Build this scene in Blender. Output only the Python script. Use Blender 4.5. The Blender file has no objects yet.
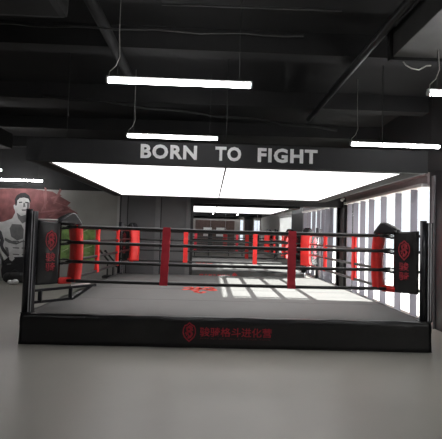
import bpy, bmesh, math, random
from mathutils import Vector, Matrix, Euler, noise
random.seed(7)
SC = bpy.context.scene
COL = SC.collection
PI = math.pi

# ------------------------------------------------------------------ camera
cam_d = bpy.data.cameras.new('camera')
cam = bpy.data.objects.new('camera', cam_d); COL.objects.link(cam)
CR = Vector((0.99921066, -0.02741862, 0.02874519))
CU = Vector((-0.0298117, -0.03931626, 0.99878201))
CF = Vector((0.02625507, 0.99885056, 0.04010262))
m3 = Matrix((CR, CU, -CF)).transposed()
cam.matrix_world = Matrix.Translation((-0.3098, -5.9783, 1.6731)) @ m3.to_4x4()
cam_d.sensor_fit = 'HORIZONTAL'; cam_d.sensor_width = 36.0
cam_d.lens = 393.73 / 442 * 36.0
cam_d.clip_start = 0.05; cam_d.clip_end = 300
SC.camera = cam

# ------------------------------------------------------------------ world, sun, exposure
w = bpy.data.worlds.new('world'); SC.world = w; w.use_nodes = True
wn = w.node_tree.nodes; wl = w.node_tree.links
bg = wn['Background']
tc = wn.new('ShaderNodeTexCoord'); nz = wn.new('ShaderNodeTexNoise'); nz.inputs['Scale'].default_value = 1.3
cr = wn.new('ShaderNodeValToRGB')
cr.color_ramp.elements[0].position = 0.3; cr.color_ramp.elements[0].color = (0.80, 0.86, 1.0, 1)
cr.color_ramp.elements[1].position = 0.7; cr.color_ramp.elements[1].color = (1.0, 0.99, 0.98, 1)
wl.new(tc.outputs['Generated'], nz.inputs['Vector']); wl.new(nz.outputs['Fac'], cr.inputs['Fac'])
wl.new(cr.outputs['Color'], bg.inputs['Color']); bg.inputs['Strength'].default_value = 1.5

sun_d = bpy.data.lights.new('sun', 'SUN'); sun_d.energy = 42.0; sun_d.angle = math.radians(0.35)
sun_d.color = (1.0, 0.97, 0.93)
sun = bpy.data.objects.new('sun', sun_d); COL.objects.link(sun)
SUN_DIR = Vector((-1.0, 0.04, -0.521)).normalized()
sun.rotation_euler = SUN_DIR.to_track_quat('-Z', 'Y').to_euler()
sun.location = (12, 4, 8)

SC.view_settings.view_transform = 'Standard'; SC.view_settings.look = 'None'
SC.view_settings.exposure = 0.0; SC.view_settings.gamma = 1.0
SC.view_settings.use_curve_mapping = False

PANEL_E = 2.1      # luminous canopy panels
TUBE_E = 34.0        # linear tubes

# ------------------------------------------------------------------ materials
def mat(name, col, rough=0.6, metal=0.0, var=0.08, scale=6.0, bump=0.0, bscale=40.0, spec=0.5, stretch=None, coat=0.0):
    m = bpy.data.materials.new(name); m.use_nodes = True
    n = m.node_tree.nodes; l = m.node_tree.links
    b = n['Principled BSDF']
    b.inputs['Roughness'].default_value = rough; b.inputs['Metallic'].default_value = metal
    b.inputs['Specular IOR Level'].default_value = spec
    b.inputs['Coat Weight'].default_value = coat
    t = n.new('ShaderNodeTexCoord'); src = t.outputs['Object']
    if stretch:
        mp = n.new('ShaderNodeMapping'); mp.inputs['Scale'].default_value = stretch
        l.new(src, mp.inputs['Vector']); src = mp.outputs['Vector']
    z = n.new('ShaderNodeTexNoise'); z.inputs['Scale'].default_value = scale; z.inputs['Detail'].default_value = 4
    l.new(src, z.inputs['Vector'])
    r = n.new('ShaderNodeValToRGB')
    a = [max(0, c * (1 - var)) for c in col]; d = [min(1, c * (1 + var)) for c in col]
    r.color_ramp.elements[0].position = 0.35; r.color_ramp.elements[0].color = (*a, 1)
    r.color_ramp.elements[1].position = 0.65; r.color_ramp.elements[1].color = (*d, 1)
    l.new(z.outputs['Fac'], r.inputs['Fac']); l.new(r.outputs['Color'], b.inputs['Base Color'])
    if bump > 0:
        z2 = n.new('ShaderNodeTexNoise'); z2.inputs['Scale'].default_value = bscale; z2.inputs['Detail'].default_value = 3
        l.new(src, z2.inputs['Vector'])
        bp = n.new('ShaderNodeBump'); bp.inputs['Strength'].default_value = bump; bp.inputs['Distance'].default_value = 0.02
        l.new(z2.outputs['Fac'], bp.inputs['Height']); l.new(bp.outputs['Normal'], b.inputs['Normal'])
    return m

def emis(name, col, s):
    m = bpy.data.materials.new(name); m.use_nodes = True
    n = m.node_tree.nodes; l = m.node_tree.links
    b = n['Principled BSDF']; b.inputs['Base Color'].default_value = (0.8, 0.8, 0.8, 1)
    b.inputs['Emission Color'].default_value = (*col, 1); b.inputs['Emission Strength'].default_value = s
    b.inputs['Roughness'].default_value = 0.6
    return m

M = {}
M['floor'] = mat('grey_vinyl_floor', (0.335, 0.325, 0.29), 0.36, var=0.05, scale=0.8, bump=0.03, bscale=120)
M['canvas'] = mat('grey_canvas', (0.12, 0.119, 0.114), 0.75, var=0.06, scale=1.2, bump=0.08, bscale=60)
M['seam'] = mat('canvas_seam', (0.09, 0.09, 0.09), 0.8)
M['vinyl'] = mat('black_vinyl', (0.005, 0.005, 0.006), 0.30, var=0.15, scale=3, bump=0.35, bscale=3.5, spec=0.5)
M['vinyl_lifted'] = mat('light_lifted_black_vinyl', (0.10, 0.10, 0.105), 0.4, var=0.1, scale=3, bump=0.3, bscale=3.5)  # apron vinyl with light put into its colour, for the dim back skirt
M['print_lifted'] = mat('light_lifted_red_print', (0.85, 0.05, 0.06), 0.6, var=0.1)  # apron print brightened in colour where little light reaches the back skirt
M['vinyl_gloss'] = mat('glossy_black_vinyl', (0.024, 0.024, 0.025), 0.24, var=0.15, scale=3, bump=0.35, bscale=5)
M['cap'] = mat('black_leather', (0.022, 0.022, 0.024), 0.25, var=0.15, bump=0.15, bscale=14)
M['steel'] = mat('black_steel', (0.018, 0.018, 0.022), 0.28, metal=0.2, var=0.1)
M['steel_edge'] = mat('grey_steel', (0.5, 0.5, 0.53), 0.45, metal=0.1)
M['rope'] = mat('black_rope', (0.010, 0.010, 0.010), 0.38, var=0.2, scale=60)
M['cord'] = mat('pale_cord', (0.42, 0.41, 0.38), 0.6)
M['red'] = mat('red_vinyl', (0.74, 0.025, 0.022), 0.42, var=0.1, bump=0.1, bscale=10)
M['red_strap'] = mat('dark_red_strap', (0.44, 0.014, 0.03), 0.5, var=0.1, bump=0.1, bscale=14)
M['print_red'] = mat('red_print', (0.36, 0.018, 0.035), 0.6, var=0.15, scale=14)
M['print_worn'] = mat('worn_red_print', (0.40, 0.03, 0.045), 0.6, var=0.4, scale=18)
M['print_mat'] = mat('red_canvas_print', (0.62, 0.05, 0.03), 0.7, var=0.12)
M['print_faint'] = mat('faint_red_print', (0.12, 0.015, 0.02), 0.6, var=0.2, scale=14)
M['fascia'] = mat('charcoal_fascia', (0.021, 0.021, 0.0225), 0.55, var=0.06, spec=0.3)
M['soffit'] = mat('dark_soffit', (0.03, 0.026, 0.026), 0.8, var=0.06, spec=.2)
M['letters'] = mat('silver_letters', (0.92, 0.92, 0.92), 0.5, var=0.04)
M['ceil'] = mat('black_ceiling_paint', (0.013, 0.013, 0.0135), 0.8, var=0.15, scale=2)
M['duct'] = mat('dark_duct', (0.014, 0.014, 0.014), 0.75, var=0.15, spec=0.3)
M['duct_light'] = mat('lighter_duct', (0.05, 0.05, 0.048), 0.5, var=0.12)
M['pipe'] = mat('grey_pipe', (0.024, 0.024, 0.024), 0.45, var=0.1)
M['wall_grey'] = mat('warm_grey_paint', (0.33, 0.325, 0.305), 0.7, var=0.05, scale=1.5)
M['panel'] = mat('charcoal_wall_panel', (0.12, 0.12, 0.123), 0.55, var=0.06, scale=1.5)
M['panel_strip'] = mat('grey_wall_strip', (0.17, 0.17, 0.175), 0.5, var=0.05)
M['bright_trim'] = mat('pale_trim', (0.45, 0.45, 0.44), 0.45, var=0.04)
M['black_trim'] = mat('black_trim', (0.02, 0.02, 0.021), 0.5)
M['brown'] = mat('brown_bulkhead', (0.26, 0.215, 0.21), 0.65, var=0.06)
M['pillar'] = mat('dark_pillar', (0.014, 0.013, 0.015), 0.5, var=0.1)
M['frame'] = mat('pale_window_frame', (0.55, 0.52, 0.50), 0.45, var=0.05)
M['dframe'] = mat('dark_window_frame', (0.06, 0.055, 0.055), 0.45, var=0.05)
M['white'] = mat('white_plastic', (0.75, 0.75, 0.75), 0.4, var=0.03)
M['concrete'] = mat('sunlit_concrete', (0.5, 0.49, 0.47), 0.8, var=0.08, scale=2)
M['rear'] = mat('rear_wall_paint', (0.36, 0.34, 0.32), 0.7, var=0.06)
M['rear_brown'] = mat('brown_rear_panel', (0.11, 0.07, 0.06), 0.6, var=0.2)
M['rubber'] = mat('black_rubber', (0.02, 0.02, 0.02), 0.6)
M['m_bg'] = mat('mural_backdrop', (0.19, 0.185, 0.175), 0.7, var=0.05)
M['m_red'] = mat('mural_red_paint', (0.21, 0.075, 0.075), 0.7, var=0.25, scale=5)
M['m_red2'] = mat('mural_red_strokes', (0.29, 0.12, 0.12), 0.7, var=0.2, scale=5)
M['m_skin'] = mat('mural_pale_tone', (0.58, 0.58, 0.57), 0.7, var=0.1, scale=6)
M['m_mid'] = mat('mural_mid_grey_tone', (0.15, 0.15, 0.15), 0.7, var=0.15, scale=6)
M['m_dark'] = mat('mural_dark_tone', (0.055, 0.055, 0.058), 0.7, var=0.2, scale=6)
M['m_black'] = mat('mural_black_tone', (0.018, 0.018, 0.02), 0.7, var=0.2)
M['green'] = mat('green_print', (0.20, 0.32, 0.10), 0.6, var=0.45, scale=5)
M['green_lt'] = mat('pale_green_print', (0.45, 0.55, 0.3), 0.6, var=0.2)
M['lightbox'] = emis('luminous_panel', (1.0, 0.975, 0.985), PANEL_E)
M['tube'] = emis('tube_light', (1.0, 0.99, 1.0), TUBE_E)

# thin glass: clear for straight light, weak reflection
g = bpy.data.materials.new('window_glass'); g.use_nodes = True
gn = g.node_tree.nodes; gl = g.node_tree.links; gn.remove(gn['Principled BSDF'])
tr = gn.new('ShaderNodeBsdfTransparent'); tr.inputs['Color'].default_value = (0.96, 0.98, 0.98, 1)
gg = gn.new('ShaderNodeBsdfGlossy'); gg.inputs['Roughness'].default_value = 0.02
mx = gn.new('ShaderNodeMixShader'); mx.inputs['Fac'].default_value = 0.05
gl.new(tr.outputs[0], mx.inputs[1]); gl.new(gg.outputs[0], mx.inputs[2]); gl.new(mx.outputs[0], gn['Material Output'].inputs['Surface'])
M['glass'] = g
# louvre cloth / added sun-stopping blind: translucent fabric
def fabric(name, col, tcol, fac):
    g = bpy.data.materials.new(name); g.use_nodes = True
    n = g.node_tree.nodes; l = g.node_tree.links; n.remove(n['Principled BSDF'])
    z = n.new('ShaderNodeTexNoise'); z.inputs['Scale'].default_value = 3
    r = n.new('ShaderNodeValToRGB'); r.color_ramp.elements[0].color = (*[c * .95 for c in col], 1); r.color_ramp.elements[1].color = (*col, 1)
    l.new(z.outputs['Fac'], r.inputs['Fac'])
    d = n.new('ShaderNodeBsdfDiffuse'); l.new(r.outputs['Color'], d.inputs['Color'])
    t = n.new('ShaderNodeBsdfTranslucent'); t.inputs['Color'].default_value = (*tcol, 1)
    x = n.new('ShaderNodeMixShader'); x.inputs['Fac'].default_value = fac
    l.new(d.outputs[0], x.inputs[1]); l.new(t.outputs[0], x.inputs[2]); l.new(x.outputs[0], n['Material Output'].inputs['Surface'])
    return g
M['louvre'] = fabric('lilac_grey_louvre', (0.30, 0.29, 0.335), (0.30, 0.29, 0.33), 0.35)
M['added_roller'] = fabric('white_added_sun_blind', (0.7, 0.7, 0.7), (0.5, 0.5, 0.5), 0.5)
mm = bpy.data.materials.new('mirror_glass'); mm.use_nodes = True
b = mm.node_tree.nodes['Principled BSDF']; b.inputs['Metallic'].default_value = 1; b.inputs['Roughness'].default_value = 0.0
b.inputs['Base Color'].default_value = (0.86, 0.87, 0.87, 1); M['mirror'] = mm

# ------------------------------------------------------------------ mesh helpers
class MB:
    def __init__(s): s.bm = bmesh.new(); s.mi = 0
    def _mark(s, fs):
        for f in fs: f.material_index = s.mi
    def box(s, x0, x1, y0, y1, z0, z1, bev=0.0):
        return s.obox(Vector(((x0+x1)/2, (y0+y1)/2, (z0+z1)/2)), Matrix.Identity(3), (abs(x1-x0), abs(y1-y0), abs(z1-z0)), bev)
    def obox(s, c, R, size, bev=0.0):
        M4 = Matrix.Translation(Vector(c)) @ R.to_4x4() @ Matrix.Diagonal((*size, 1))
        r = bmesh.ops.create_cube(s.bm, size=1, matrix=M4)
        fs = list({f for v in r['verts'] for f in v.link_faces}); s._mark(fs)
        if bev > 0:
            es = list({e for v in r['verts'] for e in v.link_edges})
            q = bmesh.ops.bevel(s.bm, geom=es, offset=bev, segments=2, affect='EDGES', profile=0.6)
            s._mark(q['faces'])
        return s
    def bar(s, a, b, wd, ht=None, bev=0.0):
        a = Vector(a); b = Vector(b); d = (b - a); L = d.length
        q = d.to_track_quat('Z', 'Y').to_matrix()
        return s.obox((a+b)/2, q, (wd, ht or wd, L), bev)
    def tube(s, pts, r, seg=10, closed=True, rs=None):
        pts = [Vector(p) for p in pts]; rings = []
        ref = Vector((0.123, 0.31, 0.94)).normalized()
        for i, p in enumerate(pts):
            if i == 0: t = pts[1]-pts[0]
            elif i == len(pts)-1: t = pts[-1]-pts[-2]
            else: t = pts[i+1]-pts[i-1]
            t.normalize()
            u = t.cross(ref)
            if u.length < 1e-3: u = t.cross(Vector((1, 0, 0)))
            u.normalize(); v = t.cross(u)
            rr = rs[i] if rs else r
            rings.append([s.bm.verts.new(p + rr*(math.cos(2*PI*k/seg)*u + math.sin(2*PI*k/seg)*v)) for k in range(seg)])
        fs = []
        for i in range(len(rings)-1):
            for k in range(seg):
                f = s.bm.faces.new((rings[i][k], rings[i][(k+1) % seg], rings[i+1][(k+1) % seg], rings[i+1][k])); f.smooth = True; fs.append(f)
        if closed:
            fs.append(s.bm.faces.new(rings[0][::-1])); fs.append(s.bm.faces.new(rings[-1]))
        s._mark(fs); return s
    def sphere(s, c, r, sc=(1, 1, 1), seg=16):
        q = bmesh.ops.create_uvsphere(s.bm, u_segments=seg, v_segments=seg//2+2, radius=r, matrix=Matrix.Translation(Vector(c)) @ Matrix.Diagonal((*sc, 1)))
        fs = list({f for v in q['verts'] for f in v.link_faces}); s._mark(fs)
        for f in fs: f.smooth = True
        return s
    def prism(s, poly, o, u, v, n, th):
        """flat outline 'poly' (2D) on plane o,u,v, thickness th along n"""
        o, u, v, n = map(Vector, (o, u, v, n))
        a = [s.bm.verts.new(o + u*x + v*y) for x, y in poly]; b_ = [s.bm.verts.new(o + u*x + v*y + n*th) for x, y in poly]
        fs = [s.bm.faces.new(a[::-1]), s.bm.faces.new(b_)]
        k = len(poly)
        for i in range(k): fs.append(s.bm.faces.new((a[i], a[(i+1) % k], b_[(i+1) % k], b_[i])))
        s._mark(fs); return s
    def stroke(s, pts, wd, o, u, v, n, th):
        o, u, v, n = map(Vector, (o, u, v, n))
        for (x0, y0), (x1, y1) in zip(pts[:-1], pts[1:]):
            L = math.hypot(x1-x0, y1-y0)
            if L < 1e-6: continue
            dx, dy = (x1-x0)/L, (y1-y0)/L; px, py = -dy*wd/2, dx*wd/2; ex, ey = dx*wd*.3, dy*wd*.3
            s.prism([(x0-ex+px, y0-ey+py), (x0-ex-px, y0-ey-py), (x1+ex-px, y1+ey-py), (x1+ex+px, y1+ey+py)], o, u, v, n, th)
        return s
    def build(s, name, mats, parent=None, smooth=False):
        if not isinstance(mats, (list, tuple)): mats = [mats]
        bmesh.ops.recalc_face_normals(s.bm, faces=s.bm.faces)
        me = bpy.data.meshes.new(name); s.bm.to_mesh(me); s.bm.free()
        for m in mats: me.materials.append(m)
        if smooth:
            for p in me.polygons: p.use_smooth = True
        o = bpy.data.objects.new(name, me); COL.objects.link(o)
        if parent:
            o.parent = parent
            o.matrix_parent_inverse = parent.matrix_world.inverted() if False else Matrix.Identity(4)
            # geometry is in world coordinates; move it into the parent's frame
            off = WORLD.get(parent.name, Vector((0, 0, 0)))
            me.transform(Matrix.Translation(-off)); WORLD[o.name] = off
        else: WORLD[o.name] = Vector((0, 0, 0))
        return o
WORLD = {}

def thing(name, label, cat, loc=(0, 0, 0), group=None):
    o = bpy.data.objects.new(name, None); COL.objects.link(o)
    o.location = loc; o.empty_display_size = 0.2
    o['label'] = label; o['category'] = cat
    if group: o['group'] = group
    WORLD[o.name] = Vector(loc)
    return o
def tag(o, label, cat, group=None, kind=None):
    o['label'] = label; o['category'] = cat
    if group: o['group'] = group
    if kind: o['kind'] = kind
    return o
def struct(o, label=None):
    o['kind'] = 'structure'
    if label: o['label'] = label
    return o
def clone(o, parent=None):
    c = o.copy(); COL.objects.link(c)
    if parent: c.parent = parent
    for ch in list(o.children):
        clone(ch, c)
    return c

def text_mesh(body, name, m, o, u, v, n, width, height, parent, bold=0.0, extr=0.004, kern=1.0):
    """real lettering, as a mesh scaled to width x height with its lower left corner at o"""
    cu = bpy.data.curves.new(name, 'FONT'); cu.body = body; cu.size = 1; cu.extrude = 0.02; cu.offset = bold; cu.space_character = kern
    cu.resolution_u = 3
    to = bpy.data.objects.new(name + '_src', cu); COL.objects.link(to)
    dg = bpy.context.evaluated_depsgraph_get()
    me = bpy.data.meshes.new_from_object(to.evaluated_get(dg)); bpy.data.objects.remove(to); bpy.data.curves.remove(cu)
    xs = [q.co.x for q in me.vertices]; ys = [q.co.y for q in me.vertices]
    x0, x1, y0, y1 = min(xs), max(xs), min(ys), max(ys)
    o, u, v, n = map(Vector, (o, u, v, n)); off = WORLD.get(parent.name, Vector())
    for q in me.vertices:
        c = q.co.copy()
        q.co = o + u*((c.x-x0)/(x1-x0)*width) + v*((c.y-y0)/(y1-y0)*height) + n*((c.z+0.02)/0.04*extr) - off
    me.materials.clear(); me.materials.append(m); me.name = name
    ob = bpy.data.objects.new(name, me); COL.objects.link(ob); ob.parent = parent; WORLD[ob.name] = off
    return ob

def emblem(mb, o, u, v, n, w_, h_, th, ring=True):
    """pointed oval crest with a winding figure inside; o is its centre"""
    u = Vector(u)*w_/2; v = Vector(v)*h_/2
    def P(l): return l
    if ring:
        pts = [(0.0, 1.0), (0.35, 0.78), (0.72, 0.66), (0.92, 0.3), (0.95, -0.1), (0.75, -0.5), (0.4, -0.75), (0.0, -1.0),
               (-0.4, -0.75), (-0.75, -0.5), (-0.95, -0.1), (-0.92, 0.3), (-0.72, 0.66), (-0.35, 0.78), (0.0, 1.0)]
        mb.stroke(pts, 0.15, o, u, v, n, th)
    mb.stroke([(0.45, 0.45), (0.05, 0.62), (-0.4, 0.42), (-0.3, 0.12), (0.2, 0.05), (0.45, -0.2), (0.2, -0.5), (-0.15, -0.6)], 0.26, o, u, v, n, th)
    mb.stroke([(-0.55, -0.1), (-0.2, -0.2), (-0.05, -0.45)], 0.2, o, u, v, n, th)
    mb.stroke([(0.05, 0.62), (0.15, 0.3), (0.55, 0.2)], 0.18, o, u, v, n, th)
    mb.stroke([(-0.1, 0.1), (-0.45, -0.35)], 0.18, o, u, v, n, th)

# ------------------------------------------------------------------ the room
XR, YB, XL, YR, ZC = 4.05, 6.95, -9.5, -14.0, 4.6
m = MB(); m.box(XL-.2, XR+.2, YR-.2, YB+.4, -.2, 0); struct(m.build('floor', M['floor']))
m = MB(); m.box(XL-.2, XR+.2, YR-.2, YB+.4, ZC, ZC+.2); struct(m.build('ceiling', M['ceil']))
for k in range(9):          # concrete joists
    m = MB(); m.box(XL, XR, YR+2+k*2.3, YR+2.25+k*2.3, ZC-.32, ZC); struct(m.build('trim_%d' % (20+k), M['ceil']))
# back wall: charcoal panels, mirror bay, black header; grey mural wall on its left
m = MB(); m.box(-3.33, XR+.2, YB, YB+.2, 0, 3.0); struct(m.build('wall_back', M['panel']))
m = MB(); m.box(XL-.2, XR+.2, YB, YB+.3, 3.0, ZC); struct(m.build('wall_back_upper', M['ceil']))
m = MB(); m.box(XL-.2, -3.33, YB+.0, YB+.2, 0, 3.0); struct(m.build('wall_back_left', M['wall_grey']))
m = MB(); m.box(-0.98, XR, YB-.10, YB, 2.70, 3.0); struct(m.build('trim_1', M['black_trim']))      # header over the mirror
m = MB(); m.box(-3.36, -3.29, YB-.03, YB, 0, 3.0); struct(m.build('trim_2', M['bright_trim']))
for i, (a, b_, mt) in enumerate(((-3.23, -3.05, 'panel_strip'), (-2.12, -1.96, 'panel_strip'), (-1.11, -0.98, 'panel_strip'))):
    m = MB(); m.box(a, b_, YB-.035, YB, 0, 3.0); struct(m.build('trim_%d' % (3+i), M[mt]))
for i, a in enumerate((-3.27, -3.04, -1.95)):
    m = MB(); m.box(a, a+.03, YB-.012, YB, 0, 3.0); struct(m.build('trim_%d' % (6+i), M['black_trim']))
m = MB(); m.box(XL, -3.36, YB-.02, YB, 0, .1); struct(m.build('baseboard_back', M['wall_grey']))
m = MB(); m.box(XL-.2, XL, YR-.2, YB+.2, 0, ZC); struct(m.build('wall_left', M['wall_grey']))
# right wall, split round its windows
WY0, WY1, WZ0, WZ1 = 1.74, 6.42, 0.06, 2.83
V0, V1 = -4.7, -1.25
m = MB()
m.box(XR, XR+.2, YR-.2, YB+.2, 3.05, ZC)
struct(m.build('wall_right_upper', M['ceil']))
m = MB()
m.box(XR, XR+.2, YR-.2, V0, 0, 3.05); m.box(XR, XR+.2, V0, V1, 0, .5); m.box(XR, XR+.2, V0, V1, 2.8, 3.05)

struct(m.build('wall_right', M['rear']))
m = MB(); m.box(XR-.02, XR+.2, V1, WY0-.02, 0, 3.05, .01); struct(m.build('wall_right_pillar', M['pillar']))
m = MB(); m.box(XR-.06, XR-.02, WY0-.24, WY0-.16, 0, 2.95, .005); struct(m.build('trim_13', M['panel_strip']))
m = MB(); m.box(XR-.02, XR+.2, WY1, YB, 0, 3.05, .01); m.box(XR-.09, XR-.02, WY1+.1, WY1+.22, 0, 2.9, .01); struct(m.build('wall_right_corner', M['pillar']))
m = MB(); m.box(XR-.06, XR+.2, WY0-.02, WY1, WZ1, 3.05, .005); m.box(XR-.10, XR-.06, WY0-.02, WY1, 2.98, 3.05); struct(m.build('trim_9', M['brown']))
m = MB(); m.box(XR, XR+.2, WY0-.02, WY1, 0, WZ0); struct(m.build('trim_10', M['dframe']))
# window 1, floor length, by the ring
wf = MB()
wf.box(XR+.02, XR+.09, WY0-.02, WY0+.03, WZ0, WZ1); wf.box(XR-.03, XR+.09, WY1-.06, WY1, WZ0, WZ1)
wf.box(XR+.02, XR+.09, WY0, WY1, WZ1-.05, WZ1); wf.box(XR+.02, XR+.09, WY0, WY1, WZ0, WZ0+.05)
win = struct(wf.build('window_1', M['frame']))
gp = MB(); gp.box(XR+.05, XR+.056, WY0, WY1, WZ0, WZ1); gp.build('pane', M['glass'], win)
# window 2, behind the camera to the right, blind added to keep the sun off the floor
wf = MB()
for y in (V0, (V0+V1)/2-.03, V1-.06): wf.box(XR+.04, XR+.10, y, y+.06, .5, 2.8)
wf.box(XR+.04, XR+.10, V0, V1, 2.74, 2.8); wf.box(XR+.04, XR+.10, V0, V1, .5, .56)
win2 = struct(wf.build('window_2', M['frame']))
gp = MB(); gp.box(XR+.06, XR+.066, V0, V1, .5, 2.8); gp.build('pane', M['glass'], win2)
# rear wall with window 3 and 4 seen in the mirror
R1, R2, R3, R4 = 2.2, 2.55, 3.4, 3.98
m = MB()
m.box(XL-.2, R1, YR-.2, YR, 0, 3.05); m.box(R2, R3, YR-.2, YR, 0, 3.05); m.box(R4, XR+.2, YR-.2, YR, 0, 3.05)
m.box(R1, R2, YR-.2, YR, 0, .9); m.box(R3, R4, YR-.2, YR, 0, .9)
m.box(XL-.2, XR+.2, YR-.2, YR, 2.85, 3.05)
struct(m.build('wall_rear', M['rear']))
m = MB(); m.box(XL-.2, XR+.2, YR-.2, YR, 3.05, ZC); struct(m.build('wall_rear_upper', M['ceil']))
for i, (a, b_) in enumerate(((R1, R2), (R3, R4))):
    wf = MB(); 
    for x in (a, b_-.05): wf.box(x, x+.05, YR-.12, YR-.05, .9, 2.85)
    wf.box(a, b_, YR-.12, YR-.05, .9, .95); wf.box(a, b_, YR-.12, YR-.05, 2.8, 2.85)
    o = struct(wf.build('window_%d' % (3+i), M['frame']))
    gp = MB(); gp.box(a, b_, YR-.09, YR-.084, .9, 2.85); gp.build('pane', M['glass'], o)
m = MB()
for k in range(6): m.box(R2+.12+k*.11, R2+.20+k*.11, YR, YR+.04, .2, 2.9)
struct(m.build('trim_11', M['pillar']))
m = MB(); m.box(-1.6, 1.75, YR, YR+.03, .1, 2.7); struct(m.build('trim_12', M['rear_brown']))

# ground outside and the eave over the tall window
m = MB(); m.box(XR+.2, 60, -40, 50, -.25, -.12); struct(m.build('ground_outside', M['concrete']))
m = MB(); m.box(-40, XR+.2, -60, YR-.2, -.25, -.12); struct(m.build('ground_rear', M['concrete']))

m = MB(); m.box(XR+.2, XR+.52, WY0-.6, WY1+.6, WZ1, WZ1+.1); struct(m.build('trim_14', M['concrete']))   # eave over the tall window

# ------------------------------------------------------------------ mirror
mir = thing('wall_mirror', 'large wall mirror behind the ring reflecting the ropes and lit canopy', 'mirror', (1.5, YB-.03, 0))
mir.rotation_euler = (0.0055, 0, 0)
q = MB(); q.box(-.875, XR-.02, YB-.035, YB-.028, .02, 2.69); q.build('mirror_panel', M['mirror'], mir)
q = MB(); q.box(-.96, -.875, YB-.045, YB-.022, .0, 2.69); q.build('side_frame', M['black_trim'], mir)

# ------------------------------------------------------------------ blinds
bl = thing('vertical_blind', 'open lilac-grey vertical blind hanging in the tall sunlit window', 'blind', (XR-.1, 4.1, 2.8))
q = MB(); q.box(XR-.17, XR-.0, WY0+.02, WY1-.07, WZ1-.07, WZ1-.002, .008); q.build('head_rail', M['frame'], bl)
for y in (2.17, 2.86, 3.62, 4.35, 4.95, 5.48, 5.98):
    q = MB(); wd = .15
    n_ = 6
    vs = []
    q.obox((XR-.02-wd/2, y, (WZ0+WZ1)/2-.03), Matrix.Identity(3), (wd, .008, WZ1-WZ0-.1))
    q.build('louvre', M['louvre'], bl)
    
rb = thing('added_sun_blind', 'white roller blind added to stop the sun at the window seen only in the mirror', 'blind', (XR-.02, (V0+V1)/2, 2.8))  # added to block sun through window 2
q = MB(); q.box(XR-.03, XR-.025, V0+.02, V1-.02, .55, 2.74); q.build('added_blind_cloth', M['added_roller'], rb)
q = MB(); q.tube([(XR-.04, V0, 2.77), (XR-.04, V1, 2.77)], .03); q.build('added_roller_tube', M['white'], rb)

# dome camera in the corner
sc = thing('security_camera', 'small white dome security camera high in the right corner beside the mirror', 'camera', (XR-.12, WY1+.2, 2.93))
q = MB(); q.sphere((XR-.13, WY1+.2, 2.93), .055, (1, 1, 1)); q.build('dome', M['white'], sc)
q = MB(); q.box(XR-.13, XR-.06, WY1+.15, WY1+.25, 2.93, 3.0, .01); q.build('bracket', M['white'], sc)

# ------------------------------------------------------------------ luminous canopy
cx0, cx1, cy0, cy1, cz0, cz1 = -3.08, 2.98, -.1, 5.32, 2.715, 3.05
px0, px1, py0, py1 = -2.82, 2.70, .09, 5.10
can = thing('light_canopy', 'dark suspended canopy with silver lettering and a glowing white underside above the ring', 'canopy', (0, 2.6, cz0))
q = MB(); q.box(cx0, cx1, cy0, cy0+.05, cz0-.01, cz1, .004); q.build('front_fascia', M['fascia'], can)
q = MB(); q.box(cx0, cx0+.05, cy0+.05, cy1, cz0, cz1); q.build('side_fascia', M['fascia'], can)
q = MB(); q.box(cx1-.05, cx1, cy0+.05, cy1, cz0, cz1); q.build('side_fascia', M['fascia'], can)
q = MB(); q.box(cx0, cx1, cy1-.05, cy1, cz0, cz1); q.build('back_fascia', M['fascia'], can)
q = MB(); z0, z1 = cz0, cz0+.03
q.box(cx0+.05, px0, cy0+.05, cy1-.05, z0, z1); q.box(px1, cx1-.05, cy0+.05, cy1-.05, z0, z1)
q.box(px0, px1, cy0+.05, py0, z0, z1); q.box(px0, px1, py1, cy1-.05, z0, z1)
q.build('soffit_frame', M['soffit'], can)
q = MB(); q.box(cx0+.05, cx1-.05, cy0+.05, cy1-.05, cz1-.04, cz1-.01); q.build('top_board', M['ceil'], can)
for a, b_ in ((px0+.004, -.105), (-.09, px1-.004)):
    q = MB(); q.box(a, b_, py0+.004, py1-.004, 2.735, 2.745); q.build('luminous_panel', M['lightbox'], can)
q = MB(); q.box(-.112, -.083, py0, py1, 2.725, 2.732); q.build('panel_joint', M['black_trim'], can)
for x in (-2.6, -.1, 2.4):
    for y in (.2, 4.9):
        q = MB(); q.tube([(x, y, cz1-.02), (x, y, ZC-.0)], .006, 6); q.build('suspension_rod', M['pipe'], can)
U, V_, N_ = (1, 0, 0), (0, 0, 1), (0, -1, 0)
for body, xa, xb in (('BORN', -1.385, -.545), ('TO', -.27, .12), ('FIGHT', .37, 1.275)):
    o = text_mesh(body, 'lettering', M['letters'], (xa, cy0-.0, 2.79), U, V_, N_, xb-xa, .215, can, bold=.035, extr=.018, kern=1.12)
    o['label'] = 'silver raised letters reading ' + body

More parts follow.
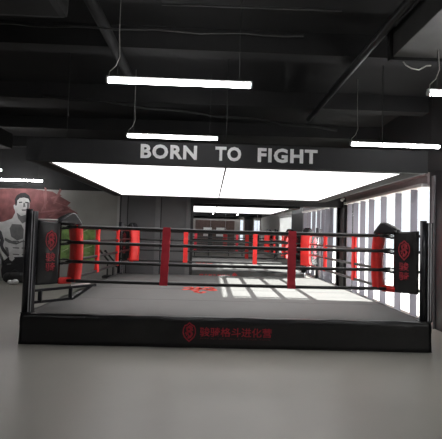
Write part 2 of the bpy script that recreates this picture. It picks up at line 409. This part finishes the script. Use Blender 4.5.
# ------------------------------------------------------------------ linear lamps
def lamp(label, x0, y, z, L, cords, along='x', top=None, group='linear tube lamps hung below the black ceiling'):
    t = thing('tube_lamp', label, 'lamp', (x0, y, z), group if group else None)
    if along == 'x': D = Vector((1, 0, 0)); S = Vector((0, 1, 0))
    else: D = Vector((0, 1, 0)); S = Vector((1, 0, 0))
    P = Vector((x0, y, z))
    q = MB(); q.tube([P+D*.02, P+D*(L-.02)], .030, 14); q.build('diffuser_tube', M['tube'], t)
    q = MB(); q.bar(P+D*.0+Vector((0, 0, .036)), P+D*L+Vector((0, 0, .036)), .035, .022, .004); q.build('housing', M['white'], t)
    for e in (0, L-.02):
        q = MB(); q.tube([P+D*e, P+D*(e+.02)], .033, 14); q.build('end_cap', M['white'], t)
    for e in (.12, L-.15):
        q = MB(); q.tube([P+D*e+Vector((0, 0, .045)), P+D*e+Vector((0, 0, (top if top and e < 1 else ZC)-z))], .003, 5); q.build('suspension_wire', M['pipe'], t)
    if cords:
        q = MB(); pts = [P+D*.02+Vector((0, 0, .04)), P+D*.03+Vector((0, .0, .10)), P+D*.10+Vector((0, .0, .17)), P+D*.14+Vector((0, 0, .28)), P+D*.125+Vector((0, 0, .55)), P+D*.125+Vector((0, 0, (top or ZC)-z))]
        q.tube(pts, .005, 6); q.build('power_cord', M['cord'], t)
    return t
lamp('largest and nearest glowing tube lamp, above the left half of the canopy', -1.54, -1.53, 3.4, 1.66, True)
lamp('glowing tube lamp just above the word BORN on the canopy', -1.85, 1.02, 3.4, 1.63, True)
lamp('glowing tube lamp just above the right end of the canopy', 2.18, 1.05, 3.4, 1.66, True)
lamp('bright tube lamp cut off by the right edge of the photo', 2.17, -1.52, 3.4, 1.66, True, top=3.915)
lamp('glowing tube lamp low over the grey mural wall', -7.0, 6.35, 3.2, 1.46, False)
lamp('short visible stub of tube lamp at the left edge above the mural lamp', -8.2, 5.75, 3.4, 1.70, False)
lamp('tube lamp over the rear floor, left one seen in the mirror', -2.3, -13.5, 3.2, 1.66, False, 'y')
lamp('tube lamp over the rear floor, middle one seen in the mirror', -0.1, -13.5, 3.2, 1.66, False, 'y')
lamp('tube lamp over the rear floor, right one seen in the mirror', 1.9, -13.5, 3.2, 1.66, False, 'y')
lamp('unseen fill tube lamp added behind the camera to the left', -5.2, -4.4, 3.4, 1.66, False)  # this and the next two are added out of view as fill light
lamp('unseen fill tube lamp added behind the camera over the middle', -1.5, -4.4, 3.4, 1.66, False)
lamp('unseen fill tube lamp added behind the camera to the right', 2.2, -4.4, 3.4, 1.66, False)

# ------------------------------------------------------------------ ceiling services
q = MB(); q.tube([(1.72, -3.2, 4.2), (1.72, 2.3, 4.2)], .055, 12); tag(q.build('ceiling_pipe', M['pipe']), 'long grey pipe running away diagonally under the black ceiling at right', 'pipe')
q = MB(); q.tube([(-1.69, -3.2, 4.2), (-1.69, .2, 4.2)], .07, 12); tag(q.build('ceiling_pipe', M['duct']), 'dark pipe running away under the ceiling above the nearest lamp', 'pipe')
pts = [(-4+.25*i, -1.34+.01*math.sin(i), 4.1+.012*math.sin(i*1.7)) for i in range(20)]
q = MB(); q.tube(pts, .012, 6); tag(q.build('ceiling_conduit', M['pipe']), 'thin wavy conduit crossing the ceiling above the nearest lamp', 'conduit')
q = MB(); q.tube([(-.9, -1.85, 4.12), (1.03, -1.88, 4.12)], .012, 6); tag(q.build('ceiling_conduit', M['pipe']), 'thin straight conduit crossing the ceiling at top centre', 'conduit')
pts = [(-3.4+.45*i, 1.1+.12*i, 4.1-.02*math.sin(i*2)) for i in range(14)]
q = MB(); q.tube(pts, .03, 8); tag(q.build('cable_bundle', M['duct']), 'sagging dark cable bundle crossing the ceiling behind the nearest lamp', 'cable')
dt = thing('air_duct', 'wide flat grey air duct ending in a loose wire at upper right', 'duct', (2.35, -2.2, 3.9))
q = MB(); q.box(1.86, 2.75, -3.9, -1.27, 3.92, 4.25, .01); q.build('duct_body', M['duct_light'], dt)
q = MB(); q.box(1.82, 2.79, -1.30, -1.24, 3.88, 4.29, .005); q.build('duct_flange', M['duct'], dt)
q = MB(); q.tube([(2.0, -1.25, 3.9), (2.04, -1.27, 3.83), (2.1, -1.28, 3.79), (2.2, -1.27, 3.78), (2.3, -1.26, 3.84), (2.36, -1.25, 3.85)], .008, 6); q.build('loose_wire', M['cord'], dt)
q = MB(); q.box(-6.5, -1.9, -2.45, -1.75, 3.95, 4.35, .08)
o = q.build('air_duct', M['duct']); tag(o, 'broad dark air duct crossing the ceiling in the upper left corner', 'duct')
q = MB(); q.box(-8.6, -5.4, 3.3, 4.1, 3.7, 4.1, .02); tag(q.build('air_duct', M['duct']), 'dark air duct above the mural wall at the left edge', 'duct')

# ------------------------------------------------------------------ mural on the grey wall
WY = YB - .004
def mp(x, y):
    """mural drawing coordinates (0..100 across, 188..290 down) to the wall"""
    return (-7.17 + .0324*x + (y-190)*.0016, 2.95 + .001*x - (y-190)*.0324)
mu = MB()
def layer(k, mi, poly, src=True):
    mu.mi = mi; mu.prism([mp(*p) for p in poly], (0, WY - .0016*k, 0), (1, 0, 0), (0, 0, 1), (0, -1, 0), .0012)
# red brushed backdrop
layer(0, 0, [(-34, 189), (30, 189), (52, 192), (60, 197), (70, 203), (66, 207), (77, 214), (70, 219), (58, 222), (30, 222), (0, 224), (-34, 223)])
rr = random.Random(3)
for k in range(9):
    x = 36+rr.random()*30; y = 195+rr.random()*20; l = 5+rr.random()*8; a = rr.random()*PI
    dx, dy = math.cos(a)*l, math.sin(a)*l*.7
    layer(1, 1, [(x-dx, y-dy), (x-dx+2, y-dy+1.6), (x+dx+.6, y+dy+1.2), (x+dx-.6, y+dy)])
# generic athlete: torso, neck, head, hair, arms, shorts
layer(2, 2, [(-14, 226), (-6, 223), (4, 222), (12, 219), (15, 213), (14, 207), (27, 207), (26.5, 214), (27, 219), (34, 224), (40, 232), (39, 250), (34, 262), (30, 272), (2, 272), (1, 258), (-3, 246), (-10, 238)])
layer(2, 2, [(-14, 226), (-10, 238), (-9, 252), (2, 266), (5, 262), (-1, 250), (0, 236)])
layer(3, 2, [(15.6, 212), (15.4, 207), (15.6, 202), (17.5, 198), (21, 196), (25, 196.2), (28, 199), (29.6, 203), (29.2, 208), (27.4, 212.5), (24.5, 215), (21, 215.6), (18, 215)])
layer(3, 2, [(13.4, 205.6), (15, 205), (16, 209.4), (15, 211), (13.8, 209)])
layer(4, 5, [(15.2, 206), (14.6, 200), (16.5, 196), (20.5, 193.4), (25, 193.2), (29, 196), (30.6, 201), (29.6, 203.4), (28.4, 199.4), (24, 198), (19.5, 198.6), (17.2, 201), (16.6, 206)])
layer(5, 4, [(18.6, 202.4), (22, 202), (22, 203.4), (18.8, 203.6)]); layer(5, 4, [(25, 202.2), (28.4, 202.6), (28.2, 204), (25, 203.6)])
layer(5, 3, [(23.2, 203.4), (24.6, 203.4), (25.4, 207.4), (22.8, 207.6)]); layer(5, 4, [(21.2, 210), (26.2, 210), (25.2, 211.2), (22, 211.2)])
layer(5, 3, [(27, 203), (29.5, 203), (28.8, 209), (26.4, 213.6), (26.6, 208)])
layer(4, 3, [(16.4, 213), (21, 216.6), (26, 215), (27.4, 212.6), (27.4, 221), (22, 224), (18, 219)])
layer(4, 3, [(12, 224.5), (21, 225), (23.5, 230), (23, 239), (17, 241), (11, 237), (9.5, 229)])
layer(4, 3, [(28, 227), (35, 226), (39, 232), (36, 240), (29, 240)])
layer(4, 4, [(-2, 229), (1.6, 232), (4.2, 241), (3, 246), (.5, 240), (-2.6, 234)])
layer(4, 3, [(5, 238), (11, 241), (17, 243), (22, 241), (22, 242.6), (16, 245), (9, 243.4), (4.4, 240.6)])
layer(4, 3, [(5, 247), (8, 248), (9.5, 256), (7, 257)])
for r_ in range(3):
    yy = 241+r_*6.5
    layer(4, 3, [(12.5, yy), (19, yy+.4), (19, yy+1.6), (13, yy+1.2)]); layer(4, 3, [(21.5, yy+.4), (28, yy), (27.5, yy+1.3), (21.5, yy+1.7)])
layer(4, 4, [(22.6, 240), (23.4, 240), (23.4, 257), (22.5, 257)])
layer(4, 4, [(1, 240), (4, 248), (9, 256), (8, 258), (2, 251), (-1, 244)])
layer(4, 5, [(3, 262), (8, 257.5), (30, 257), (36, 262), (37, 279), (2, 279), (1, 270)])
layer(5, 2, [(9, 256), (13, 255), (14.5, 259), (12, 261.5), (9.5, 260)])
layer(5, 3, [(7, 264), (11, 263.6), (11, 264.6), (7, 265)])
o = mu.build('wall_mural', [M['m_red'], M['m_red2'], M['m_skin'], M['m_mid'], M['m_dark'], M['m_black']])
tag(o, 'black and white mural of a shirtless athlete on a red brushed backdrop', 'mural')

# green poster
gp_ = MB(); gp_.mi = 0
gp_.box(-5.16, -4.05, WY-.012, WY, .70, 1.82); gp_.mi = 1
for x0_, z0_, x1_, z1_ in ((-4.6, 1.05, -4.15, 1.2), (-4.62, .95, -4.2, .98), (-5.1, 1.0, -4.9, 1.1), (-4.55, 1.6, -4.3, 1.72)):
    gp_.stroke([(x0_, z0_), (x1_, z1_)], .03, (0, WY-.012, 0), (1, 0, 0), (0, 0, 1), (0, -1, 0), .002)
tag(gp_.build('wall_poster', [M['green'], M['green_lt']]), 'green poster on the grey wall behind the left front ring corner', 'poster')

# bag and glove by the mural
bg_ = thing('gym_bag', 'black gym bag on the floor below the mural athlete', 'bag', (-6.35, 6.6, 0))
q = MB(); q.tube([(-6.72, 6.62, .16), (-6.66, 6.62, .16), (-6.3, 6.62, .17), (-6.0, 6.62, .16), (-5.95, 6.62, .155)], .16, 16, rs=[.11, .155, .16, .155, .10]); q.build('bag_body', M['rubber'], bg_)
q = MB(); q.tube([(-6.5, 6.46, .2), (-6.48, 6.47, .34), (-6.35, 6.5, .42), (-6.2, 6.47, .34), (-6.18, 6.46, .2)], .012, 6); q.build('handle', M['rubber'], bg_)
gl_ = thing('boxing_glove', 'pale boxing glove lying in front of the black gym bag', 'glove', (-6.25, 6.20, 0))
q = MB(); q.sphere((-6.18, 6.20, .085), .085, (1.15, .9, .95)); q.sphere((-6.11, 6.12, .1), .045, (1.3, .8, .8)); q.build('mitt', M['white'], gl_)
q = MB(); q.tube([(-6.27, 6.20, .08), (-6.38, 6.20, .07)], .06, 12, rs=[.058, .064]); q.build('cuff', M['white'], gl_)

# weight bench behind the ring's left corner
wb = thing('weight_bench', 'black weight bench frame behind the back left ring corner', 'gym bench', (-3.5, 6.45, 0))
for dx in (0, .16):
    q = MB(); q.bar((-3.70+dx, 6.42, 1.06), (-3.38+dx, 6.42, .70), .05, .05, .008); q.build('inclined_arm', M['rubber'], wb)
    q = MB(); q.sphere((-3.72+dx, 6.42, 1.08), .04); q.build('arm_knob', M['rubber'], wb)
for x in (-3.47, -3.30, -3.14):
    q = MB(); q.box(x-.02, x+.02, 6.38, 6.43, .04, .72, .005); q.build('upright', M['rubber'], wb)
q = MB(); q.bar((-3.32, 6.45, .70), (-3.02, 6.45, .46), .04); q.build('brace', M['rubber'], wb)
q = MB(); q.box(-3.75, -3.05, 6.2, 6.7, .0, .05, .005); q.box(-3.6, -3.15, 6.25, 6.65, .26, .33, .02); q.build('base_frame', M['rubber'], wb)

# ------------------------------------------------------------------ the boxing ring
H = .444; HW = 3.04; E0, E1 = -.07, 6.07
ring = thing('boxing_ring', 'raised boxing ring with black ropes, red corner pads and black printed apron', 'boxing ring', (0, 3.0, 0))
q = MB(); q.box(-HW+.03, HW-.03, E0+.03, E1-.03, .0, H-.05); q.build('platform', M['rubber'], ring)
q = MB(); q.box(-HW, HW, E0, E1, H-.05, H, .015); canvas = q.build('canvas', M['canvas'], ring)
q = MB()
for y in (1.45, 2.95, 4.45): q.box(-HW+.02, HW-.02, y-.006, y+.006, H, H+.0012)
q.build('canvas_seam', M['seam'], canvas)
q = MB(); eo, eu, ev, en = (-.52, 2.95, H+.0005), (.36, 0, 0), (0, .62, 0), (0, 0, 1)
q.stroke([(-.95, .35), (-.6, .55), (-.35, .2), (-.6, -.05), (-.3, -.3)], .20, eo, eu, ev, en, .0015)
q.stroke([(-.95, -.15), (-.5, .1), (0, .12), (.5, .15), (1.0, .05)], .24, eo, eu, ev, en, .0015)
q.stroke([(.35, .55), (.75, .6), (.9, .3), (.45, -.1), (.85, -.25), (1.05, -.1)], .2, eo, eu, ev, en, .0015)
q.stroke([(-.15, .5), (.1, .3), (-.05, -.2), (-.2, -.65), (.15, -.85), (.35, -.6)], .24, eo, eu, ev, en, .0015)
emblem_c = q.build('emblem', M['print_mat'], canvas); emblem_c['label'] = 'red crest printed on the grey canvas'

def apron(ax, sgn):
    """hanging vinyl skirt with folds; ax 'y' = front/back, 'x' = sides"""
    bm = bmesh.new(); n = 150; rows = 7; off = .002
    grid = []
    L0, L1 = (-HW-.0, HW+.0) if ax == 'y' else (E0-.01, E1+.01)
    for i in range(n+1):
        t = i/n; s_ = L0+(L1-L0)*t; col = []
        for j in range(rows+1):
            h = j/rows; z = H+.008 - h*(H+.0)
            wv = .016*noise.noise(Vector((s_*2.1, h*1.2, sgn*3.0+(5 if ax == 'x' else 0)))) + .030*(1.15-h)**2*noise.noise(Vector((s_*3.5+h*1.8, h*3, 9)))
            if j == 0: z += .022*noise.noise(Vector((s_*2.2, 7, 1))) - .006 
            edge = min(1, min(t, 1-t)*25)
            d = off + .010*math.sin(min(1, h*2.2)*PI) + .008*h + (wv*min(1, h*5))*edge + .008
            if j == rows: z = .004
            if ax == 'y': p = (s_ + (t-.5)*.01*h, (E0-d) if sgn < 0 else (E1+d), z)
            else: p = ((-HW-d) if sgn < 0 else (HW+d), s_ + (t-.5)*.03*h, z)
            col.append(bm.verts.new(p))
        # top hem folded over the canvas edge
        if ax == 'y': p = (s_, (E0+.05*1) if sgn < 0 else (E1-.05), H+.006)
        else: p = ((-HW+.05) if sgn < 0 else (HW-.05), s_, H+.006)
        col.insert(0, bm.verts.new(p)); grid.append(col)
    for i in range(n):
        for j in range(rows+1):
            f = bm.faces.new((grid[i][j], grid[i+1][j], grid[i+1][j+1], grid[i][j+1])); f.smooth = True
    mb = MB(); mb.bm = bm
    o = mb.build('apron', M['vinyl_lifted'] if (ax == 'y' and sgn > 0) else M['vinyl'], ring)
    if ax == 'y' and sgn > 0: o['label'] = 'back skirt of the ring, its vinyl lightened to make up for missing light, seen in the mirror'
    sd = o.modifiers.new('solid', 'SOLIDIFY'); sd.thickness = .004; sd.offset = -1
    return o
aprons = {('y', -1): apron('y', -1), ('y', 1): apron('y', 1), ('x', -1): apron('x', -1), ('x', 1): apron('x', 1)}
def apron_print(ap, o, u, n, pm):
    o = Vector(o); u = Vector(u)
    q = MB(); emblem(q, o + u*(-.575) + Vector((0, 0, .235)), u, (0, 0, 1), n, .19, .27, .002)
    q.build('emblem', pm, ap)
    text_mesh('骏骑格斗进化营', 'lettering', pm, o + u*(-.42) + Vector((0, 0, .175)), u, (0, 0, 1), n, 1.065, .135, ap, bold=.012, extr=.002)
    xx = -.42
    for wd_ in 'JUN QI GE DOU JIN HUA YING'.split():
        text_mesh(wd_, 'small_lettering', M['print_faint'], o + u*xx + Vector((0, 0, .135)), u, (0, 0, 1), n, .043*len(wd_), .022, ap, extr=.002)
        xx += .043*len(wd_) + .032
apron_print(aprons[('y', -1)], (.0, E0-.032, 0), (1, 0, 0), (0, -1, 0), M['print_red'])
apron_print(aprons[('y', 1)], (.0, E1+.032, 0), (-1, 0, 0), (0, 1, 0), M['print_lifted'])

RZ = (1.745, 1.495, 1.19, .885); RI = .384; RP = 3.0-RI
def sag(a, b, k):
    a = Vector(a); b = Vector(b); L = []
    for i in range(21):
        t = i/20; p = a.lerp(b, t); p.z -= k*4*t*(1-t); L.append(p)
    return L
for z, k in zip(RZ, (.012, .012, .015, .012)):
    for a, b_ in (((-RP, RI, z), (RP, RI, z)), ((-RP, 6-RI, z), (RP, 6-RI, z)), ((-RP, RI, z), (-RP, 6-RI, z)), ((RP, RI, z), (RP, 6-RI, z))):
        q = MB(); q.tube(sag(a, b_, k), .027, 12); q.build('rope', M['rope'], ring)
def divider(x, y, ax, tilt=0):
    q = MB(); t = .032; wd = .062; bm = q.bm
    rows = 14
    prev = None
    for i in range(rows+1):
        z = .845 + (1.775-.845)*i/rows; w2 = wd*(1+.05*math.sin(i*2.1)); ti = t*(1 if min(abs(z-r) for r in RZ) < .06 else .8)
        tx = tilt*(z-1.3)
        c = [(-w2, -ti), (w2, -ti), (w2*1.05, 0), (w2, ti), (-w2, ti), (-w2*1.05, 0)]
        vs = [bm.verts.new((x+a+tx, y+b, z) if ax == 'x' else (x+b, y+a+tx, z)) for a, b in c]
        if prev:
            for k in range(6): bm.faces.new((prev[k], prev[(k+1) % 6], vs[(k+1) % 6], vs[k]))
        else: bm.faces.new(vs[::-1])
        prev = vs
    bm.faces.new(prev)
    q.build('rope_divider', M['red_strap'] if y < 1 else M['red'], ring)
divider(-1.02, RI, 'x', .03); divider(1.02, RI, 'x'); divider(-1.02, 6-RI, 'x'); divider(1.02, 6-RI, 'x')
divider(-RP, 2.2, 'y'); divider(-RP, 3.95, 'y'); divider(RP, 1.95, 'y'); divider(RP, 3.95, 'y')

for ci, (sx, y0, sy) in enumerate(((-1, 0, 1), (1, 0, 1), (-1, 6, -1), (1, 6, -1))):
    P0 = Vector((sx*3.0, y0, 0)); d = Vector((-sx, sy, 0)); wdir = Vector((sx*sy*sy, 0, 0))
    dn = d.normalized(); side = Vector((-dn.y, dn.x, 0))
    def S(s, z, o=0): return P0 + d*s + side*o + Vector((0, 0, z))
    # post: round tube with a channel welded beside it
    q = MB(); q.tube([P0 + Vector((-.03*1, 0, H-.0)), P0 + Vector((-.03, 0, 1.975))], .048, 20); q.mi = 0
    q.box(P0.x+.020, P0.x+(.085 if sx < 0 else .105), P0.y-.035, P0.y+.05, H, 1.955, .006)
    q.mi = 1; q.box(P0.x+.026, P0.x+.039, P0.y-.039, P0.y-.034, H+.02, 1.95); q.box(P0.x+.064, P0.x+.075, P0.y-.039, P0.y-.034, H+.02, 1.95)  # pale strips drawn as highlight lines down the channel
    post = q.build('corner_post', [M['steel'], M['steel_edge']], ring)  # steel_edge here colours the drawn highlight strips
    q = MB(); q.tube([P0 + Vector((-.03, 0, 1.972)), P0 + Vector((-.03, 0, 1.985))], .050, 20); q.build('post_cap', M['steel'], post)
    q = MB(); q.box(P0.x-.09 if sx > 0 else P0.x-.07, P0.x+.07 if sx > 0 else P0.x+.09, y0-.07 if y0 == 0 else y0-.09, y0+.09 if y0 == 0 else y0+.07, H, H+.012, .003); q.build('base_plate', M['steel'], post)
    for z in RZ[:3] + (.9,):
        q = MB(); q.obox(S(.05, z), Matrix((dn, side, Vector((0, 0, 1)))).transposed(), (.07, .03, .045), .004); q.build('post_bracket', M['steel'], post)
    # banner fin between post and ropes
    bm = bmesh.new(); nx, nz_ = 8, 16; g0 = []
    for sgn in (-1, 1):
        gr = []
        for i in range(nx+1):
            s = .065 + (.330-.065)*i/nx; cl = []
            for j in range(nz_+1):
                t = j/nz_; z = .845 + (1.825-.845)*t + .012*math.sin(PI*i/nx)*(-1 if j == nz_ else 0)
                bulge = .040*math.sin(PI*min(1, max(0, i/nx)))**.5 * (1-.3*abs(2*t-1)) if 0 < i < nx else .0
                wv = .010*noise.noise(Vector((s*9+ci, z*3.2, sgn*2)))
                cl.append(bm.verts.new(S(s, z, sgn*(bulge+.012+(wv if 0 < i < nx else 0)))))
            gr.append(cl)
        for i in range(nx):
            for j in range(nz_):
                f = bm.faces.new((gr[i][j], gr[i+1][j], gr[i+1][j+1], gr[i][j+1])); f.smooth = True
        g0.append(gr)
    A, B = g0
    for i in range(nx):
        for j in (0, nz_): bm.faces.new((A[i][j], A[i+1][j], B[i+1][j], B[i][j]))
    for j in range(nz_):
        for i in (0, nx): bm.faces.new((A[i][j], A[i][j+1], B[i][j+1], B[i][j]))
    q = MB(); q.bm = bm; fin = q.build('corner_banner', M['vinyl_gloss'], ring)
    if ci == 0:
        q = MB(); q.tube([S(.02, 1.835), S(.30, 1.838)], .013, 8); pp = q.build('top_glint', M['bright_trim'], fin); pp['label'] = 'pale strip drawn as light caught along the top of the banner'  # pale strip stands in for light catching the banner's top edge
    for sgn in (-1, 1):
        # left-to-right direction for a reader facing this side
        n = side*sgn; u = Vector((0, 0, 1)).cross(n)
        q = MB(); emblem(q, S(.205, 1.52, sgn*.060), u, (0, 0, 1), n, .17, .30, .004)
        q.build('emblem', M['print_worn'], fin)
        for k, ch in enumerate('骏骑'):
            text_mesh(ch, 'lettering', M['print_worn'], S(.205, 1.20-.15*k, sgn*.060) - u*.075, u, (0, 0, 1), n, .15, .13, fin, bold=.01, extr=.004)
    # red cushion facing the ring centre, slightly bowed
    bm = bmesh.new(); rows = 18; prev = None
    for i in range(rows+1):
        t = i/rows; z = .865 + (1.765-.865)*t
        bow = .035*math.sin(PI*t); s = .495 + bow*.7; hw = .135+.012*(2*t-1)**2; th = .05
        c = [(-hw, -th), (-hw*.6, -th*1.1), (hw*.6, -th*1.1), (hw, -th), (hw*1.04, 0), (hw, th), (hw*.6, th*1.25), (0, th*1.4), (-hw*.6, th*1.25), (-hw, th), (-hw*1.04, 0)]
        vs = [bm.verts.new(P0 + d*s + dn*b + side*a + Vector((0, 0, z))) for a, b in c]
        if prev:
            for k in range(len(c)):
                f = bm.faces.new((prev[k], prev[(k+1) % len(c)], vs[(k+1) % len(c)], vs[k])); f.smooth = True
        else: bm.faces.new(vs[::-1])
        prev = vs
    bm.faces.new(prev)
    q = MB(); q.bm = bm; cush = q.build('corner_cushion', M['red'], ring)
    # black cap saddling fin and cushion
    prof = [(.275, 1.79), (.28, 1.84), (.35, 1.91), (.43, 1.965), (.465, 1.96), (.51, 1.88), (.55, 1.80), (.545, 1.755), (.44, 1.775)]
    bm = bmesh.new(); L = []
    for o_, sc_ in ((-.10, .86), (-.07, 1), (.07, 1), (.10, .86)):
        L.append([bm.verts.new(S(.44+(s-.44)*sc_, 1.85+(z-1.85)*sc_, o_)) for s, z in prof])
    k = len(prof)
    bm.faces.new(L[0][::-1]); bm.faces.new(L[-1])
    for a in range(3):
        for i in range(k): bm.faces.new((L[a][i], L[a][(i+1) % k], L[a+1][(i+1) % k], L[a+1][i]))
    q = MB(); q.bm = bm; cp = q.build('cushion_cap', M['cap'], cush)
    bv = cp.modifiers.new('bevel', 'BEVEL'); bv.width = .012; bv.segments = 2
    # low red roll round the bottom turnbuckle
    q = MB(); q.tube([S(.31, .885), S(.325, .885), S(.455, .882), S(.47, .88)], .05, 16, rs=[.038, .052, .054, .038]); o = q.build('bottom_roll', M['red'], cush)
    # turnbuckles and their ties
    J = P0 + d*RI
    for z in RZ[:3]:
        for rope_dir in (Vector((-sx, 0, 0)), Vector((0, sy, 0))):
            a = J + Vector((0, 0, z)); c = S(.33, z)
            mid = (a+c)/2
            e = a + rope_dir*.14
            tb = MB()
            tb.tube([c + Vector((0, 0, .03)), (c+e)/2 + Vector((0, 0, .034)), e], .011, 6, rs=[.011, .013, .02])
            tb.tube([c + Vector((0, 0, -.03)), (c+e)/2 + Vector((0, 0, -.032)), e], .011, 6, rs=[.011, .013, .02])
            tb.build('rope_strap', M['rope'], ring)
            tb = MB()
            tb.tube([c + Vector((0, 0, .026)), mid + Vector((0, 0, -.004)), e + Vector((0, 0, -.02))], .008, 6)
            tb.tube([c + Vector((0, 0, -.026)), mid + Vector((0, 0, .004)), e + Vector((0, 0, .02))], .008, 6)
            tb.build('rope_tie', M['cord'], ring)
        q = MB(); q.tube([S(.30, z-.035), S(.36, z-.04), S(.40, z-.02)], .012, 8, rs=[.014, .016, .008]); q.build('turnbuckle', M['steel'], ring)
    if ci == 0:
        # fold-out corner seat bracket on the near left post
        br = MB()
        br.bar(S(.03, .76), S(.78, .775), .05, .04, .004); br.bar(S(.03, .585), S(.50, .585), .045, .04, .004)
        br.bar(S(.13, .585), S(.13, .76), .055, .04, .004); br.bar(S(.47, .585), S(.47, .77), .055, .04, .004); br.bar(S(.50, .585), S(.72, .765), .045, .04, .004)
        so = br.build('seat_bracket', M['steel'], ring)
        q = MB(); q.obox(S(.58, .80), Matrix((dn, side, Vector((0, 0, 1)))).transposed(), (.34, .05, .025), .008); q.build('folded_seat', M['frame'], so)

# ------------------------------------------------------------------ gym kit seen in the mirror
def punch_bag(x, y, label, m_):
    t = thing('punching_bag', label, 'punching bag', (x, y, .5), 'punching bags hanging over the rear floor')
    q = MB(); q.tube([(x, y, .55), (x, y, .6), (x, y, 1.75), (x, y, 1.8)], .18, 18, rs=[.15, .18, .18, .15]); q.build('bag_body', m_, t)
    q = MB(); q.tube([(x, y, 2.05), (x, y, ZC)], .012, 6)
    for k in range(4): q.tube([(x+.14*math.cos(k*PI/2), y+.14*math.sin(k*PI/2), 1.79), (x, y, 2.06)], .008, 5)
    q.build('chain', M['steel_edge'], t)
punch_bag(-.3, -11.5, 'black punching bag hanging left in the mirrored room', M['rubber'])
punch_bag(.9, -11.9, 'red punching bag hanging right in the mirrored room', M['red'])
punch_bag(3.0, -8.0, 'black punching bag hanging near the rear windows', M['rubber'])
for i, (x, y) in enumerate(((-.9, -8.6), (1.6, -9.6))):
    t = thing('exercise_bench', ['low black exercise bench on the rear floor, left one', 'low black exercise bench on the rear floor, right one'][i], 'bench', (x, y, 0))
    q = MB(); q.box(x-.65, x+.65, y-.15, y+.15, .4, .48, .02); q.build('seat_pad', M['rubber'], t)
    for dx in (-.5, .5):
        q = MB(); q.box(x+dx-.03, x+dx+.03, y-.2, y+.2, 0, .05); q.box(x+dx-.03, x+dx+.03, y-.03, y+.03, .05, .4); q.build('leg', M['steel'], t)

for i, (x, lab) in enumerate(((-.55, 'pale framed notice on the brown rear wall, left one in the mirror'), (.55, 'pale framed notice on the brown rear wall, right one in the mirror'))):
    t = thing('wall_notice', lab, 'notice board', (x, YR+.04, 1.5))
    q = MB(); q.box(x-.35, x+.35, YR+.03, YR+.045, 1.35, 2.1); q.build('board', M['white'], t)
    q = MB()
    for a in (x-.37, x+.35): q.box(a, a+.02, YR+.03, YR+.055, 1.33, 2.12)
    q.box(x-.35, x+.35, YR+.03, YR+.055, 1.33, 1.35); q.box(x-.35, x+.35, YR+.03, YR+.055, 2.10, 2.12); q.build('board_frame', M['black_trim'], t)
